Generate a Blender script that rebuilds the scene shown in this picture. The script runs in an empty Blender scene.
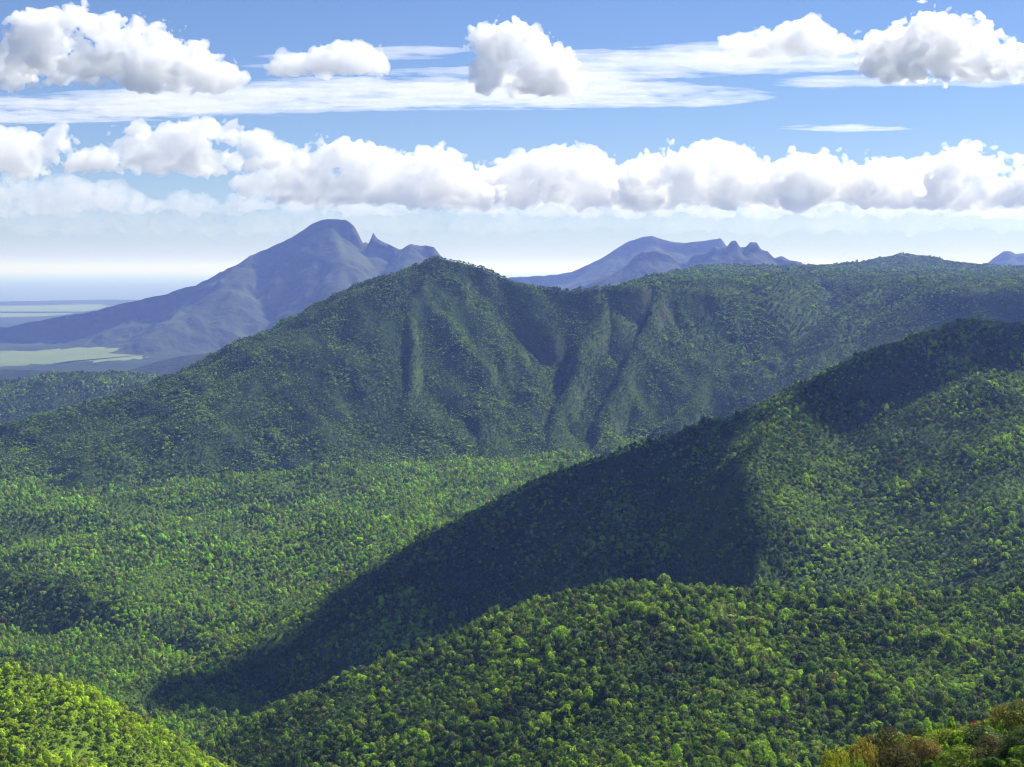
import bpy, math, random
import numpy as np
from mathutils import Vector

random.seed(7)
RNG = np.random.default_rng(11)
R = math.radians
SC = bpy.context.scene
COL = SC.collection

# ------------------------------------------------------------------ camera, sky, sun, exposure
FPX = 1407.0            # focal length in pixels of the 1024 wide frame
HY = 268.0              # image row of the level horizon
CAMZ = 600.0
cam = bpy.data.cameras.new("camera")
cam.sensor_width = 36.0
cam.lens = 36.0 * FPX / 1024.0
cam.shift_y = -(383.5 - HY) / 1024.0
cam.clip_start = 1.0
cam.clip_end = 900000.0
camo = bpy.data.objects.new("camera", cam)
camo.location = (0, 0, CAMZ)
camo.rotation_euler = (R(90), 0, 0)
COL.objects.link(camo)
SC.camera = camo

SUN_EL, SUN_LEFT = 46.0, -50.0       # degrees above the horizon, degrees to the left of the view axis
SDIR = Vector((-math.sin(R(SUN_LEFT)) * math.cos(R(SUN_EL)), math.cos(R(SUN_LEFT)) * math.cos(R(SUN_EL)), math.sin(R(SUN_EL))))
world = bpy.data.worlds.new("World")
SC.world = world
world.use_nodes = True
nt = world.node_tree
bg = nt.nodes["Background"]
sky = nt.nodes.new("ShaderNodeTexSky")
sky.sky_type = 'NISHITA'
sky.sun_disc = False
sky.sun_elevation = R(SUN_EL)
sky.sun_rotation = R(-SUN_LEFT)
sky.altitude = 600
sky.air_density = 1.0
sky.dust_density = 0.0
sky.ozone_density = 3.0
wb = nt.nodes.new("ShaderNodeMix"); wb.data_type = 'RGBA'; wb.blend_type = 'MULTIPLY'
wb.inputs[0].default_value = 1.0; wb.inputs[7].default_value = (0.86, 0.97, 1.28, 1)       # the cool white balance of the picture
nt.links.new(sky.outputs[0], wb.inputs[6]); nt.links.new(wb.outputs[2], bg.inputs[0])
bg.inputs[1].default_value = 0.05
sunl = bpy.data.lights.new("sun", 'SUN')
sunl.energy = 5.0
sunl.angle = R(0.5)
sunl.color = (1.0, 0.95, 0.86)
suno = bpy.data.objects.new("sun", sunl)
suno.rotation_euler = SDIR.to_track_quat('Z', 'Y').to_euler()
suno.location = (0, 0, 3000)
COL.objects.link(suno)

vs = SC.view_settings
vs.view_transform = 'Standard'
vs.look = 'None'
vs.exposure = 0.78
vs.gamma = 1.0
vs.use_curve_mapping = False
cy = SC.cycles
cy.max_bounces = 40
cy.diffuse_bounces = 3
cy.glossy_bounces = 2
cy.transmission_bounces = 4
cy.volume_bounces = 40
cy.transparent_max_bounces = 8
cy.use_denoising = True
cy.pixel_filter_type = 'BLACKMAN_HARRIS'
cy.filter_width = 1.1
cy.use_adaptive_sampling = False
cy.sample_clamp_indirect = 6.0

HAZE_DENSITY = 5.4e-5
HAZE_COLOR = (0.25, 0.37, 1.0)

# ------------------------------------------------------------------ helpers
def P3(px, py, Y):
    return ((px - 512.0) / FPX * Y, Y, CAMZ - (py - HY) / FPX * Y)

_perm = np.random.default_rng(5).permutation(256)
_perm = np.concatenate([_perm, _perm, _perm])
_ang = np.random.default_rng(6).random(256) * 2 * np.pi
_gx, _gy = np.cos(_ang), np.sin(_ang)
_g3 = np.random.default_rng(8).normal(size=(256, 3))
_g3 /= np.linalg.norm(_g3, axis=1)[:, None]

def noise2(x, y):
    xi, yi = np.floor(x).astype(int), np.floor(y).astype(int)
    xf, yf = x - xi, y - yi
    u = xf * xf * xf * (xf * (xf * 6 - 15) + 10)
    v = yf * yf * yf * (yf * (yf * 6 - 15) + 10)
    def g(ix, iy, dx, dy):
        h = _perm[_perm[ix & 255] + (iy & 255)]
        return _gx[h] * dx + _gy[h] * dy
    a = g(xi, yi, xf, yf); b = g(xi + 1, yi, xf - 1, yf)
    c = g(xi, yi + 1, xf, yf - 1); d = g(xi + 1, yi + 1, xf - 1, yf - 1)
    return 1.4 * ((a * (1 - u) + b * u) * (1 - v) + (c * (1 - u) + d * u) * v)

def fbm2(x, y, lam, octs=4, gain=0.5, seed=0.0):
    s = np.zeros_like(x); a = 1.0; n = 0.0
    for o in range(octs):
        f = 2.0 ** o / lam
        s += a * noise2(x * f + seed * 17.3 + o * 31.7, y * f - seed * 9.1 + o * 11.9)
        n += a; a *= gain
    return s / n

def ridged2(x, y, lam, octs=4, gain=0.55, seed=0.0):
    s = np.zeros_like(x); a = 1.0; n = 0.0
    for o in range(octs):
        f = 2.0 ** o / lam
        s += a * (1 - 2 * np.abs(noise2(x * f + seed * 13.1 + o * 7.7, y * f + seed * 5.3 + o * 3.1)))
        n += a; a *= gain
    return s / n

def noise3(p):
    i = np.floor(p).astype(int)
    f = p - i
    w = f * f * f * (f * (f * 6 - 15) + 10)
    out = np.zeros(p.shape[:-1])
    for dx in (0, 1):
        hx = _perm[(i[..., 0] + dx) & 255]
        wx = w[..., 0] if dx else 1 - w[..., 0]
        for dy in (0, 1):
            hy = _perm[hx + ((i[..., 1] + dy) & 255)]
            wy = w[..., 1] if dy else 1 - w[..., 1]
            for dz in (0, 1):
                h = _perm[hy + ((i[..., 2] + dz) & 255)]
                wz = w[..., 2] if dz else 1 - w[..., 2]
                g = _g3[h]
                out += wx * wy * wz * (g[..., 0] * (f[..., 0] - dx) + g[..., 1] * (f[..., 1] - dy) + g[..., 2] * (f[..., 2] - dz))
    return out * 1.5

def smooth(a, b, t):
    t = np.clip((t - a) / (b - a), 0, 1)
    return t * t * (3 - 2 * t)

def tag(o, label=None, cat=None, group=None, kind=None):
    if label: o["label"] = label
    if cat: o["category"] = cat
    if group: o["group"] = group
    if kind: o["kind"] = kind
    return o

def mesh_from(name, verts, faces, mat=None, smoothed=True):
    me = bpy.data.meshes.new(name)
    verts = np.asarray(verts, dtype=np.float32)
    faces = np.asarray(faces, dtype=np.int32)
    n, k = faces.shape
    me.vertices.add(len(verts)); me.vertices.foreach_set("co", verts.ravel())
    me.loops.add(n * k); me.loops.foreach_set("vertex_index", faces.ravel())
    me.polygons.add(n)
    me.polygons.foreach_set("loop_start", np.arange(n, dtype=np.int32) * k)
    me.polygons.foreach_set("loop_total", np.full(n, k, dtype=np.int32))
    me.polygons.foreach_set("use_smooth", np.full(n, smoothed, dtype=bool))
    me.update(calc_edges=True)
    if mat: me.materials.append(mat)
    return me

def link(name, me, parent=None):
    o = bpy.data.objects.new(name, me)
    COL.objects.link(o)
    if parent: o.parent = parent
    return o

# ------------------------------------------------------------------ ridge terrain
class Ridge:
    """A crest polyline (px, py, distance, front slope, back slope). On both sides the ground falls first as a cliff (height cl,
    slope sc), then as an even slope, then runs out at a base level."""
    def __init__(self, pts, base, sf, sb, rnd=12.0, cl=0.0, sc=2.0, run=0.04):
        p = []
        for q in pts:
            x, y, z = P3(*q[:3])
            p.append((x, y, z, q[3] if len(q) > 3 else sf, q[4] if len(q) > 4 else sb))
        self.p = np.array(p); self.base = base; self.rnd = rnd; self.cl = cl; self.sc = sc; self.run = run
    def h(self, X, Y):
        best = np.full(X.shape, -1e9); dist = np.full(X.shape, 1e9)
        for i in range(len(self.p) - 1):
            a, b = self.p[i], self.p[i + 1]
            ex, ey = b[0] - a[0], b[1] - a[1]
            L2 = ex * ex + ey * ey
            traw = ((X - a[0]) * ex + (Y - a[1]) * ey) / L2
            t = np.clip(traw, 0, 1)
            dx, dy = X - (a[0] + t * ex), Y - (a[1] + t * ey)
            d = np.sqrt(dx * dx + dy * dy)
            over = np.maximum(-traw, 0) * math.sqrt(L2) if i == 0 else 0.0      # no long tail behind the start of a spur
            side = smooth(-0.6, 0.6, (ex * dy - ey * dx) / (math.sqrt(L2) * (d + 1e-6)))     # 1 behind the crest when the line runs left to right
            zc = a[2] + t * (b[2] - a[2])
            s = (a[3] + t * (b[3] - a[3])) * (1 - side) + (a[4] + t * (b[4] - a[4])) * side
            dd = np.sqrt(d * d + self.rnd ** 2) - self.rnd
            if self.cl:
                dc = self.cl / self.sc
                drop = np.minimum(dd * self.sc, self.cl + s * np.maximum(dd - dc, 0))
            else:
                drop = s * dd
            drop = drop + 0.9 * over
            best = np.maximum(best, zc - drop)
            dist = np.minimum(dist, d)
        return smax(best, self.base - self.run * dist, 14.0), dist

def smax(a, b, k):
    m = np.maximum(a, b)
    return m + k * np.log(np.exp((a - m) / k) + np.exp((b - m) / k)) - 0.0

class Mass:
    def __init__(self, ridges, k=6.0, warp=(0, 100), det=(0, 100), seed=1.0, fine=(0, 40), extra=None):
        self.ridges, self.k, self.warp, self.det, self.seed, self.fine, self.extra = ridges, k, warp, det, seed, fine, extra
        self.base = min([r.base for r in ridges] + [1e9]); self.base = -1e6 if self.base > 1e8 else self.base
        self.low = 0.3
    def h(self, X, Y):
        X = np.asarray(X, float); Y = np.asarray(Y, float)
        wa, wl = self.warp
        if wa:
            wx = fbm2(X, Y, wl, 3, 0.5, self.seed) * wa; wy = fbm2(X, Y, wl, 3, 0.5, self.seed + 4.4) * wa
        else:
            wx = wy = 0.0
        H = None; D = None
        for r in self.ridges:
            h, d = r.h(X + wx, Y + wy)
            H = h if H is None else smax(H, h, self.k)
            D = d if D is None else np.minimum(D, d)
        if self.extra is not None:
            e = self.extra(X + wx, Y + wy)
            H = e if H is None else smax(H, e, self.k)
            D = np.full(X.shape, 200.0) if D is None else D
        w = 0.18 + 0.82 * smooth(0, 120, D)
        da, dl = self.det
        if da: H = H + da * w * (self.low + (1 - self.low) * smooth(self.base, self.base + 110, H)) * ridged2(X + 0.6 * wx, Y + 0.6 * wy, dl, 4, 0.5, self.seed)
        fa, fl = self.fine
        if fa: H = H + fa * (0.3 + 0.7 * w) * fbm2(X, Y, fl, 3, 0.5, self.seed + 2.2)
        return H

# the near hill in front: rounded crest, gentle face towards the viewer, steep behind
F = Mass([
    Ridge([(170, 756, 1270), (240, 728, 1230), (350, 708, 1170), (415, 677, 1120), (512, 646, 1070), (560, 616, 1040), (600, 601, 1020), (640, 594, 1000),
           (740, 602, 1000), (850, 615, 1000), (950, 606, 1000), (1024, 598, 1000), (1150, 577, 1000), (1300, 562, 1000)], 150, 0.5, 0.55, 45),
    Ridge([(640, 594, 1000), (650, 640, 880), (680, 700, 770), (690, 790, 640), (690, 900, 520)], 150, 0.65, 0.42, 60),
    Ridge([(860, 612, 1000), (885, 660, 850), (920, 740, 720), (950, 860, 560)], 150, 0.6, 0.42, 55),
    Ridge([(1060, 592, 1000), (1090, 660, 830), (1110, 760, 660), (1130, 900, 500)], 150, 0.6, 0.42, 55),
    Ridge([(540, 625, 1050), (560, 680, 900), (570, 760, 760), (570, 860, 620)], 150, 0.65, 0.42, 50),
    Ridge([(425, 676, 1110), (450, 715, 990), (460, 780, 850), (440, 880, 700)], 150, 0.65, 0.42, 45),
    Ridge([(300, 716, 1200), (300, 765, 1050), (290, 860, 880)], 150, 0.65, 0.42, 35),
], k=6, warp=(18, 160), det=(8, 140), fine=(3, 45), seed=2.0)

# the middle ridge running down from the right to the valley
M = Mass([
    Ridge([(1300, 300, 1900), (1150, 312, 1950), (1024, 326, 1960), (975, 326, 1960), (930, 336, 1950), (870, 354, 1920), (840, 369, 1890), (812, 389, 1850), (760, 409, 1850), (700, 430, 1850),
           (640, 451, 1820), (560, 477, 1780), (500, 503, 1740), (450, 532, 1700), (410, 556, 1660), (380, 573, 1640), (330, 600, 1600), (270, 632, 1550), (200, 664, 1500), (120, 697, 1450)], 130, 0.62, 0.6, 10),
    Ridge([(812, 389, 1850), (770, 433, 1720), (742, 463, 1620), (750, 523, 1500), (765, 595, 1380), (760, 680, 1230)], 130, 1.0, 0.42, 12),
    Ridge([(975, 326, 1960), (985, 372, 1800), (1000, 440, 1620), (1010, 540, 1380), (1010, 640, 1200)], 130, 0.5, 0.4, 30),
    Ridge([(450, 540, 1700), (440, 585, 1560), (430, 645, 1400), (420, 700, 1290)], 130, 0.5, 0.4, 24),
    Ridge([(600, 474, 1800), (610, 528, 1640), (620, 605, 1450), (620, 685, 1290)], 130, 0.6, 0.45, 24),
], k=5, warp=(16, 170), det=(11, 130), fine=(3, 50), seed=3.0)

# the main mountain
A = Mass([
    Ridge([(-260, 480, 2750, .3), (0, 429, 2900, .32), (50, 416, 2920, .34), (100, 401, 2950, .4), (170, 383, 3000, .5), (210, 368, 3030, .55), (260, 348, 3080, .6), (300, 333, 3130, .65), (325, 322, 3170, .7), (350, 299, 3230, .9),
           (400, 274, 3330, 1.1), (440, 260, 3400, 1.2)], 165, 0.8, 0.5, 12),
    Ridge([(440, 260, 3400), (470, 267, 3420), (490, 274, 3440), (512, 282, 3460), (562, 293, 3500), (590, 291, 3530)], 165, 0.6, 0.5, 10, 205, 2.1),
    Ridge([(562, 293, 3500, .9), (612, 288, 3560, .9), (660, 287, 3620, .9), (700, 292, 3680, .7), (740, 299, 3750, .6), (798, 302, 3900, .7)], 165, 0.5, 0.5, 10, 105, 2.2),
    Ridge([(440, 262, 3400), (425, 283, 3310), (405, 307, 3230), (360, 341, 3110), (320, 365, 3020), (270, 395, 2900), (225, 420, 2790), (190, 445, 2700), (150, 475, 2590)], 165, 0.8, 1.3, 12, 45, 2.0),
    Ridge([(405, 308, 3230), (417, 340, 3160), (412, 376, 3060), (388, 425, 2920), (370, 465, 2800), (355, 500, 2700)], 165, 1.7, 0.9, 12, 60, 2.4),
    Ridge([(600, 292, 3550), (592, 330, 3420), (577, 376, 3260), (557, 420, 3110), (545, 450, 3020)], 165, 1.8, 0.95, 12, 60, 2.2),
    Ridge([(660, 288, 3620), (648, 330, 3480), (622, 380, 3300), (602, 425, 3140), (590, 455, 3040)], 165, 1.8, 0.95, 12, 60, 2.2),
    Ridge([(735, 298, 3740), (722, 350, 3560), (690, 400, 3340), (660, 430, 3200)], 165, 1.2, 0.7, 16, 40, 2.0),
    Ridge([(300, 333, 3130), (262, 370, 2980), (215, 396, 2860), (150, 430, 2720), (90, 465, 2600)], 165, 0.5, 0.8, 16),
    Ridge([(350, 300, 3230), (310, 345, 3090), (255, 378, 2950)], 165, 0.6, 0.9, 6),
    Ridge([(100, 401, 2950), (60, 440, 2790), (0, 478, 2620)], 165, 0.4, 0.4, 14),
], k=4, warp=(44, 200), det=(26, 115), fine=(6, 45), seed=5.0)

_poly = [(606, 3560), (640, 3640), (700, 3730), (795, 3900), (815, 4650), (838, 4650), (862, 4150), (895, 3780), (937, 3500), (1024, 3400), (1400, 3300), (1400, 9500), (745, 9500), (690, 6500), (652, 5000), (632, 4200)]
_polyw = np.array([((px - 512) / FPX * y, y) for px, y in _poly])
def poly_sd(X, Y, poly):
    d = np.full(X.shape, 1e9); ins = np.zeros(X.shape, bool)
    n = len(poly)
    for i in range(n):
        a, b = poly[i], poly[(i + 1) % n]
        ex, ey = b - a
        t = np.clip(((X - a[0]) * ex + (Y - a[1]) * ey) / (ex * ex + ey * ey), 0, 1)
        d = np.minimum(d, np.hypot(X - a[0] - t * ex, Y - a[1] - t * ey))
        c = ((a[1] > Y) != (b[1] > Y)) & (X < (b[0] - a[0]) * (Y - a[1]) / (b[1] - a[1] + 1e-12) + a[0])
        ins ^= c
    return np.where(ins, d, -d)
def plateau(X, Y):
    sd = poly_sd(X, Y, _polyw)
    top = 543 + 0.0155 * (np.clip(Y, 3300, 6600) - 3300) + 9 * fbm2(X, Y, 900, 3, 0.5, 8.0)
    top -= 0.03 * np.clip(Y - 6600, 0, 4000)
    for px, py, yy, rad, pw in ((907, 254, 6500, 330, 1.4), (720, 268, 6300, 500, 1.0), (990, 267, 6300, 500, 1.0), (640, 276, 5600, 400, 1.0)):
        x, y, z = P3(px, py, yy)
        g = np.exp(-(np.hypot(X - x, Y - y) / (rad * 0.55)) ** pw)
        top = top + np.maximum(z - 598, 4) * g
    out = np.maximum(-sd, 0)
    return top - np.minimum(1.05 * out, 330 + 0.22 * np.maximum(out - 315, 0)) - 14 * smooth(60, 0, np.maximum(sd, 0))
PL = Mass([
    Ridge([(872, 286, 3830), (848, 312, 3700), (822, 352, 3450), (797, 388, 3250), (775, 420, 3080)], 210, 0.7, 0.7, 8),
    Ridge([(925, 288, 3560), (900, 330, 3400), (880, 370, 3220), (860, 400, 3080)], 210, 0.7, 0.7, 8),
], k=6, warp=(30, 260), det=(12, 210), fine=(4, 70), seed=7.0, extra=plateau)

# low spurs on the left side of the valley
L = Mass([Ridge([(-330, 560, 900), (-120, 640, 880), (0, 676, 850), (50, 692, 835), (90, 723, 820), (120, 752, 805), (145, 790, 790), (170, 860, 770)], 120, 0.45, 0.7, 10), Ridge([(-300, 690, 720), (-60, 742, 700), (0, 757, 690), (45, 778, 680)], 120, 0.6, 0.6, 8)],
         k=4, warp=(6, 90), det=(4, 90), fine=(1.5, 30), seed=9.0)
L2 = Mass([Ridge([(-330, 520, 1800), (-120, 545, 1780), (0, 569, 1750), (60, 585, 1720), (120, 602, 1690), (190, 640, 1620), (240, 668, 1570)], 140, 0.9, 0.4, 12)],
          k=4, warp=(14, 120), det=(6, 120), fine=(2, 40), seed=10.0)
XH = Mass([Ridge([(-300, 400, 4600), (-100, 392, 4500), (0, 385, 4500), (60, 375, 4500), (125, 374, 4450), (165, 383, 4400), (230, 405, 4350)], 60, 0.35, 0.35, 30)],
          k=4, warp=(25, 260), det=(12, 240), fine=(4, 80), seed=12.0)
def valley(X, Y):
    z = np.interp(Y, [300, 800, 1100, 1450, 1900, 2500, 2900, 3300, 4200, 6000], [260, 205, 178, 158, 168, 184, 196, 190, 60, 5])
    return z + 22 * fbm2(X, Y, 330, 3, 0.5, 3.0) + 13 * ridged2(X, Y, 190, 3, 0.5, 6.0)
VA = Mass([Ridge([(400, 524, 2060), (350, 526, 2000), (280, 538, 1930), (220, 550, 1870), (160, 572, 1780), (120, 592, 1700)], 120, 0.75, 0.5, 12, run=0.1),
           Ridge([(360, 468, 2520), (330, 472, 2500), (230, 479, 2420), (150, 495, 2300), (60, 511, 2200), (-60, 526, 2150)], 120, 0.45, 0.7, 14, run=0.1),
           Ridge([(20, 556, 1980), (100, 540, 2080), (200, 524, 2160), (260, 512, 2230)], 120, 0.6, 0.4, 14, run=0.1)], k=5, warp=(30, 150), det=(9, 110), extra=valley, fine=(2, 50), seed=14.0)
# the bank below the viewpoint
def bank(X, Y):
    r = Ridge([(512, 268, 1)], 0, 1, 1) if False else None
    pts = [(-30, -60, 598), (0, 0, 597.6), (28, 55, 572), (46, 110, 558), (54, 158, 546.5), (80, 240, 512)]
    best = np.full(X.shape, -1e9)
    for a, b in zip(pts[:-1], pts[1:]):
        ex, ey = b[0] - a[0], b[1] - a[1]
        t = np.clip(((X - a[0]) * ex + (Y - a[1]) * ey) / (ex * ex + ey * ey), 0, 1)
        d = np.hypot(X - a[0] - t * ex, Y - a[1] - t * ey)
        best = np.maximum(best, a[2] + t * (b[2] - a[2]) - 0.58 * (np.sqrt(d * d + 36) - 6))
    return best
BK = Mass([], extra=bank, fine=(0.7, 14), seed=15.0)

NEAR = [BK, F, M, A, PL, L, L2, XH, VA]
def envelope(X, Y):
    H = np.full(np.shape(X), -1e9)
    for m in NEAR: H = np.maximum(H, m.h(X, Y))
    return H

# ------------------------------------------------------------------ materials
def nodes_of(name):
    m = bpy.data.materials.new(name); m.use_nodes = True
    t = m.node_tree; t.nodes.clear()
    out = t.nodes.new("ShaderNodeOutputMaterial")
    return m, t, out

def terrain_mat(name, colors, lam, rock=None, rock_at=0.62, bump=0.0, bump_lam=8.0):
    """Patchy vegetation colour, with bare rock where the slope is steep."""
    m, t, out = nodes_of(name)
    N, Lk = t.nodes.new, t.links.new
    geo = N("ShaderNodeNewGeometry")
    n1 = N("ShaderNodeTexNoise"); n1.inputs["Scale"].default_value = 1.0 / lam; n1.inputs["Detail"].default_value = 9.0; n1.inputs["Roughness"].default_value = 0.68
    Lk(geo.outputs["Position"], n1.inputs["Vector"])
    rp = N("ShaderNodeValToRGB"); rp.color_ramp.interpolation = 'LINEAR'
    el = rp.color_ramp.elements
    for i, c in enumerate(colors):
        pos = 0.32 + 0.36 * i / (len(colors) - 1)
        e = el[i] if i < 2 else el.new(pos)
        e.position = pos; e.color = (*c, 1)
    Lk(n1.outputs["Fac"], rp.inputs["Fac"])
    colr = rp.outputs["Color"]
    bs = N("ShaderNodeBsdfPrincipled"); bs.inputs["Roughness"].default_value = 0.95; bs.inputs["Specular IOR Level"].default_value = 0.1
    if rock:
        sp = N("ShaderNodeSeparateXYZ"); Lk(geo.outputs["True Normal"], sp.inputs[0])
        n2 = N("ShaderNodeTexNoise"); n2.inputs["Scale"].default_value = 6.0 / lam; n2.inputs["Detail"].default_value = 5.0
        Lk(geo.outputs["Position"], n2.inputs["Vector"])
        ad = N("ShaderNodeMath"); ad.operation = 'MULTIPLY_ADD'; ad.inputs[1].default_value = 0.5; Lk(n2.outputs["Fac"], ad.inputs[0]); Lk(sp.outputs["Z"], ad.inputs[2])
        mr = N("ShaderNodeMapRange"); mr.inputs["From Min"].default_value = rock_at + 0.31; mr.inputs["From Max"].default_value = rock_at + 0.17
        mr.inputs["To Min"].default_value = 0; mr.inputs["To Max"].default_value = 1; Lk(ad.outputs[0], mr.inputs["Value"])
        mx = N("ShaderNodeMix"); mx.data_type = 'RGBA'; Lk(mr.outputs[0], mx.inputs[0]); Lk(colr, mx.inputs[6]); mx.inputs[7].default_value = (*rock, 1)
        colr = mx.outputs[2]
    Lk(colr, bs.inputs["Base Color"])
    if bump:
        nb = N("ShaderNodeTexNoise"); nb.inputs["Scale"].default_value = 1.0 / bump_lam; nb.inputs["Detail"].default_value = 6.0
        Lk(geo.outputs["Position"], nb.inputs["Vector"])
        bp = N("ShaderNodeBump"); bp.inputs["Strength"].default_value = 1.0; bp.inputs["Distance"].default_value = bump
        Lk(nb.outputs["Fac"], bp.inputs["Height"]); Lk(bp.outputs[0], bs.inputs["Normal"])
    Lk(bs.outputs[0], out.inputs["Surface"])
    return m

MT_near = terrain_mat("undergrowth", [(0.022, 0.046, 0.010), (0.045, 0.088, 0.014), (0.075, 0.13, 0.018)], 30, (0.16, 0.13, 0.11), 0.60)
MT_grass = terrain_mat("bright_grass", [(0.08, 0.14, 0.014), (0.13, 0.21, 0.018), (0.18, 0.25, 0.024)], 14)
MT_main = terrain_mat("mountain_scrub", [(0.022, 0.046, 0.012), (0.040, 0.078, 0.016), (0.072, 0.12, 0.022)], 45, (0.085, 0.08, 0.06), 0.34, 3.0, 12)
MT_val = terrain_mat("valley_scrub", [(0.035, 0.066, 0.012), (0.06, 0.105, 0.018), (0.09, 0.14, 0.026)], 40)
MT_far = terrain_mat("far_slope", [(0.022, 0.032, 0.018), (0.038, 0.052, 0.024), (0.066, 0.08, 0.036)], 420, (0.05, 0.045, 0.042), 0.5, 40, 120)
MT_wood = terrain_mat("dark_wood", [(0.008, 0.016, 0.008), (0.016, 0.028, 0.012), (0.028, 0.042, 0.018)], 60, None, 0.6, 14, 25)
MT_plain = terrain_mat("plain_soil", [(0.012, 0.022, 0.010), (0.020, 0.034, 0.014), (0.036, 0.055, 0.022)], 700, None, 0.6, 12, 60)
MT_field = terrain_mat("cane_field", [(0.10, 0.145, 0.06), (0.13, 0.175, 0.075), (0.17, 0.20, 0.10)], 900)

# ------------------------------------------------------------------ terrain objects
def sheet(name, mass, x0, x1, y0, y1, step, mat, label, cat, others=(), keep=6.0):
    nx, ny = int((x1 - x0) / step) + 1, int((y1 - y0) / step) + 1
    gx, gy = np.linspace(x0, x1, nx), np.linspace(y0, y1, ny)
    X, Y = np.meshgrid(gx, gy)
    H = mass.h(X, Y)
    vis = np.ones(X.shape, bool)
    if others:
        O = np.full(X.shape, -1e9)
        for m in others: O = np.maximum(O, m.h(X, Y))
        vis = H > O - keep
    idx = np.arange(nx * ny).reshape(ny, nx)
    f = np.stack([idx[:-1, :-1], idx[:-1, 1:], idx[1:, 1:], idx[1:, :-1]], -1).reshape(-1, 4)
    vf = vis.ravel()[f].any(1)
    f = f[vf]
    used = np.zeros(nx * ny, bool); used[f.ravel()] = True
    re = np.cumsum(used) - 1
    V = np.stack([X, Y, H], -1).reshape(-1, 3)[used]
    o = link(name, mesh_from(name, V, re[f], mat))
    tag(o, label, cat, None, 'structure')
    return o
def oth(*m): return [q for q in NEAR if q not in m]

sheet("hillside", BK, -160, 160, -160, 330, 3.0, MT_near, "steep bank below the viewpoint carrying the close yellow-green bushes in the lower right corner", "hillside", oth(BK), 4)
sheet("hill", F, -720, 900, 420, 1500, 6.0, MT_near, "nearest rounded green hill across the bottom right of the picture", "hill", oth(F), 12)
sheet("ridge", M, -700, 1500, 950, 2700, 8.0, MT_near, "half shaded forest ridge sloping down from the right into the valley", "ridge", oth(M), 12)
sheet("mountain", A, -2300, 1200, 2000, 4700, 8.0, MT_main, "highest near mountain, green and pointed, with cliffs and spurs above the valley", "mountain", oth(A), 15)
sheet("plateau", PL, -400, 4200, 2500, 9000, 20.0, MT_main, "wide flat wooded plateau with a small cone hill, cut by a canyon", "plateau", oth(PL), 15)
sheet("hill", L, -620, 40, 480, 1200, 5.0, MT_grass, "bright grassy green slope in the lower left corner", "hill", oth(L), 8)
sheet("hill", L2, -1300, -100, 1300, 2200, 7.0, MT_near, "low dark-faced spur entering the valley from the left edge", "hill", oth(L2), 8)
sheet("hill", XH, -3000, -700, 3300, 5800, 20.0, MT_main, "low hazy green hill behind the left flank of the pointed mountain", "hill", oth(XH), 10)
sheet("valley", VA, -2800, 1300, 250, 5200, 14.0, MT_val, "light green wooded valley floor below the pointed mountain", "valley", oth(VA), 12)

# far mountains: the same kind of ridges, much farther away
FAR = {}
def far(name, ridges, box, step, label, det=(40, 900), warp=(60, 1200), seed=21.0, mat=None, fine=(30, 120)):
    m = Mass(ridges, k=14, warp=warp, det=det, fine=fine, seed=seed)
    x0, x1, y0, y1 = box
    return sheet(name, m, x0, x1, y0, y1, step, mat or MT_far, label, "mountain" if name == "mountain" else "hill")
YR = 11000
far("mountain", [
    Ridge([(-120, 345, YR), (-20, 332, YR), (60, 318, YR), (110, 308, YR), (150, 298, YR), (185, 288, YR, .5), (205, 285, YR, .5), (225, 273, YR, .6), (250, 258, YR, .7), (275, 246, YR, .8), (295, 235, YR, .9), (310, 226, YR, 1.0),
           (324, 219.5, YR, 1.1), (346, 219.5, YR, 1.1), (355, 227, YR, 1.1), (361, 240, YR, 1.1), (366, 250, YR, 1.1), (370, 242, YR, 1.2), (373.5, 233, YR, 1.2), (377, 239, YR, 1.2), (387, 245, YR, 1), (400, 250, YR, 1), (410, 246, YR, 1),
           (425, 245, YR, 1), (434, 248, YR, 1), (441, 257, YR, .9), (470, 275, YR, .7), (520, 300, YR, .5), (600, 330, YR, .4)], 0, 0.35, 0.5, 3, 165, 5.5),
    Ridge([(330, 225, YR), (345, 265, 10500), (330, 300, 10000), (300, 325, 9500), (270, 345, 9000)], 0, 0.85, 0.85, 20),
    Ridge([(250, 258, YR), (225, 290, 10600), (190, 315, 10200), (150, 335, 9800)], 0, 0.6, 0.6, 20),
    Ridge([(410, 246, YR), (400, 280, 10600), (390, 310, 10200), (380, 335, 9700)], 0, 0.8, 0.8, 20),
], (-5200, 1500, 8600, 12600), 17, "tall blue-hazed mountain with a blunt summit and a small rock needle beside it", det=(70, 520), warp=(10, 400), seed=22)
YB = 14500
far("mountain", [Ridge([(440, 290, YB), (480, 280, YB), (512, 276, YB), (545, 274.5, YB), (572, 271, YB), (600, 258, YB, .5), (625, 242, YB, .6), (642, 235.5, YB, .7), (652, 234.5, YB, .7), (665, 239, YB, .7), (685, 242, YB, .8), (708, 239.5, YB, .9),
                        (721, 237, YB, 1), (726, 244, YB, .9), (740, 256, YB, .6), (790, 275, YB)], 0, 0.4, 0.5, 8, 130, 2.5)],
    (-1500, 4000, 12500, 16000), 26, "palest far mountain with a long sloping top behind the jagged peaks", det=(30, 900), warp=(0, 900), seed=23)
YC = 11500
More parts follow.
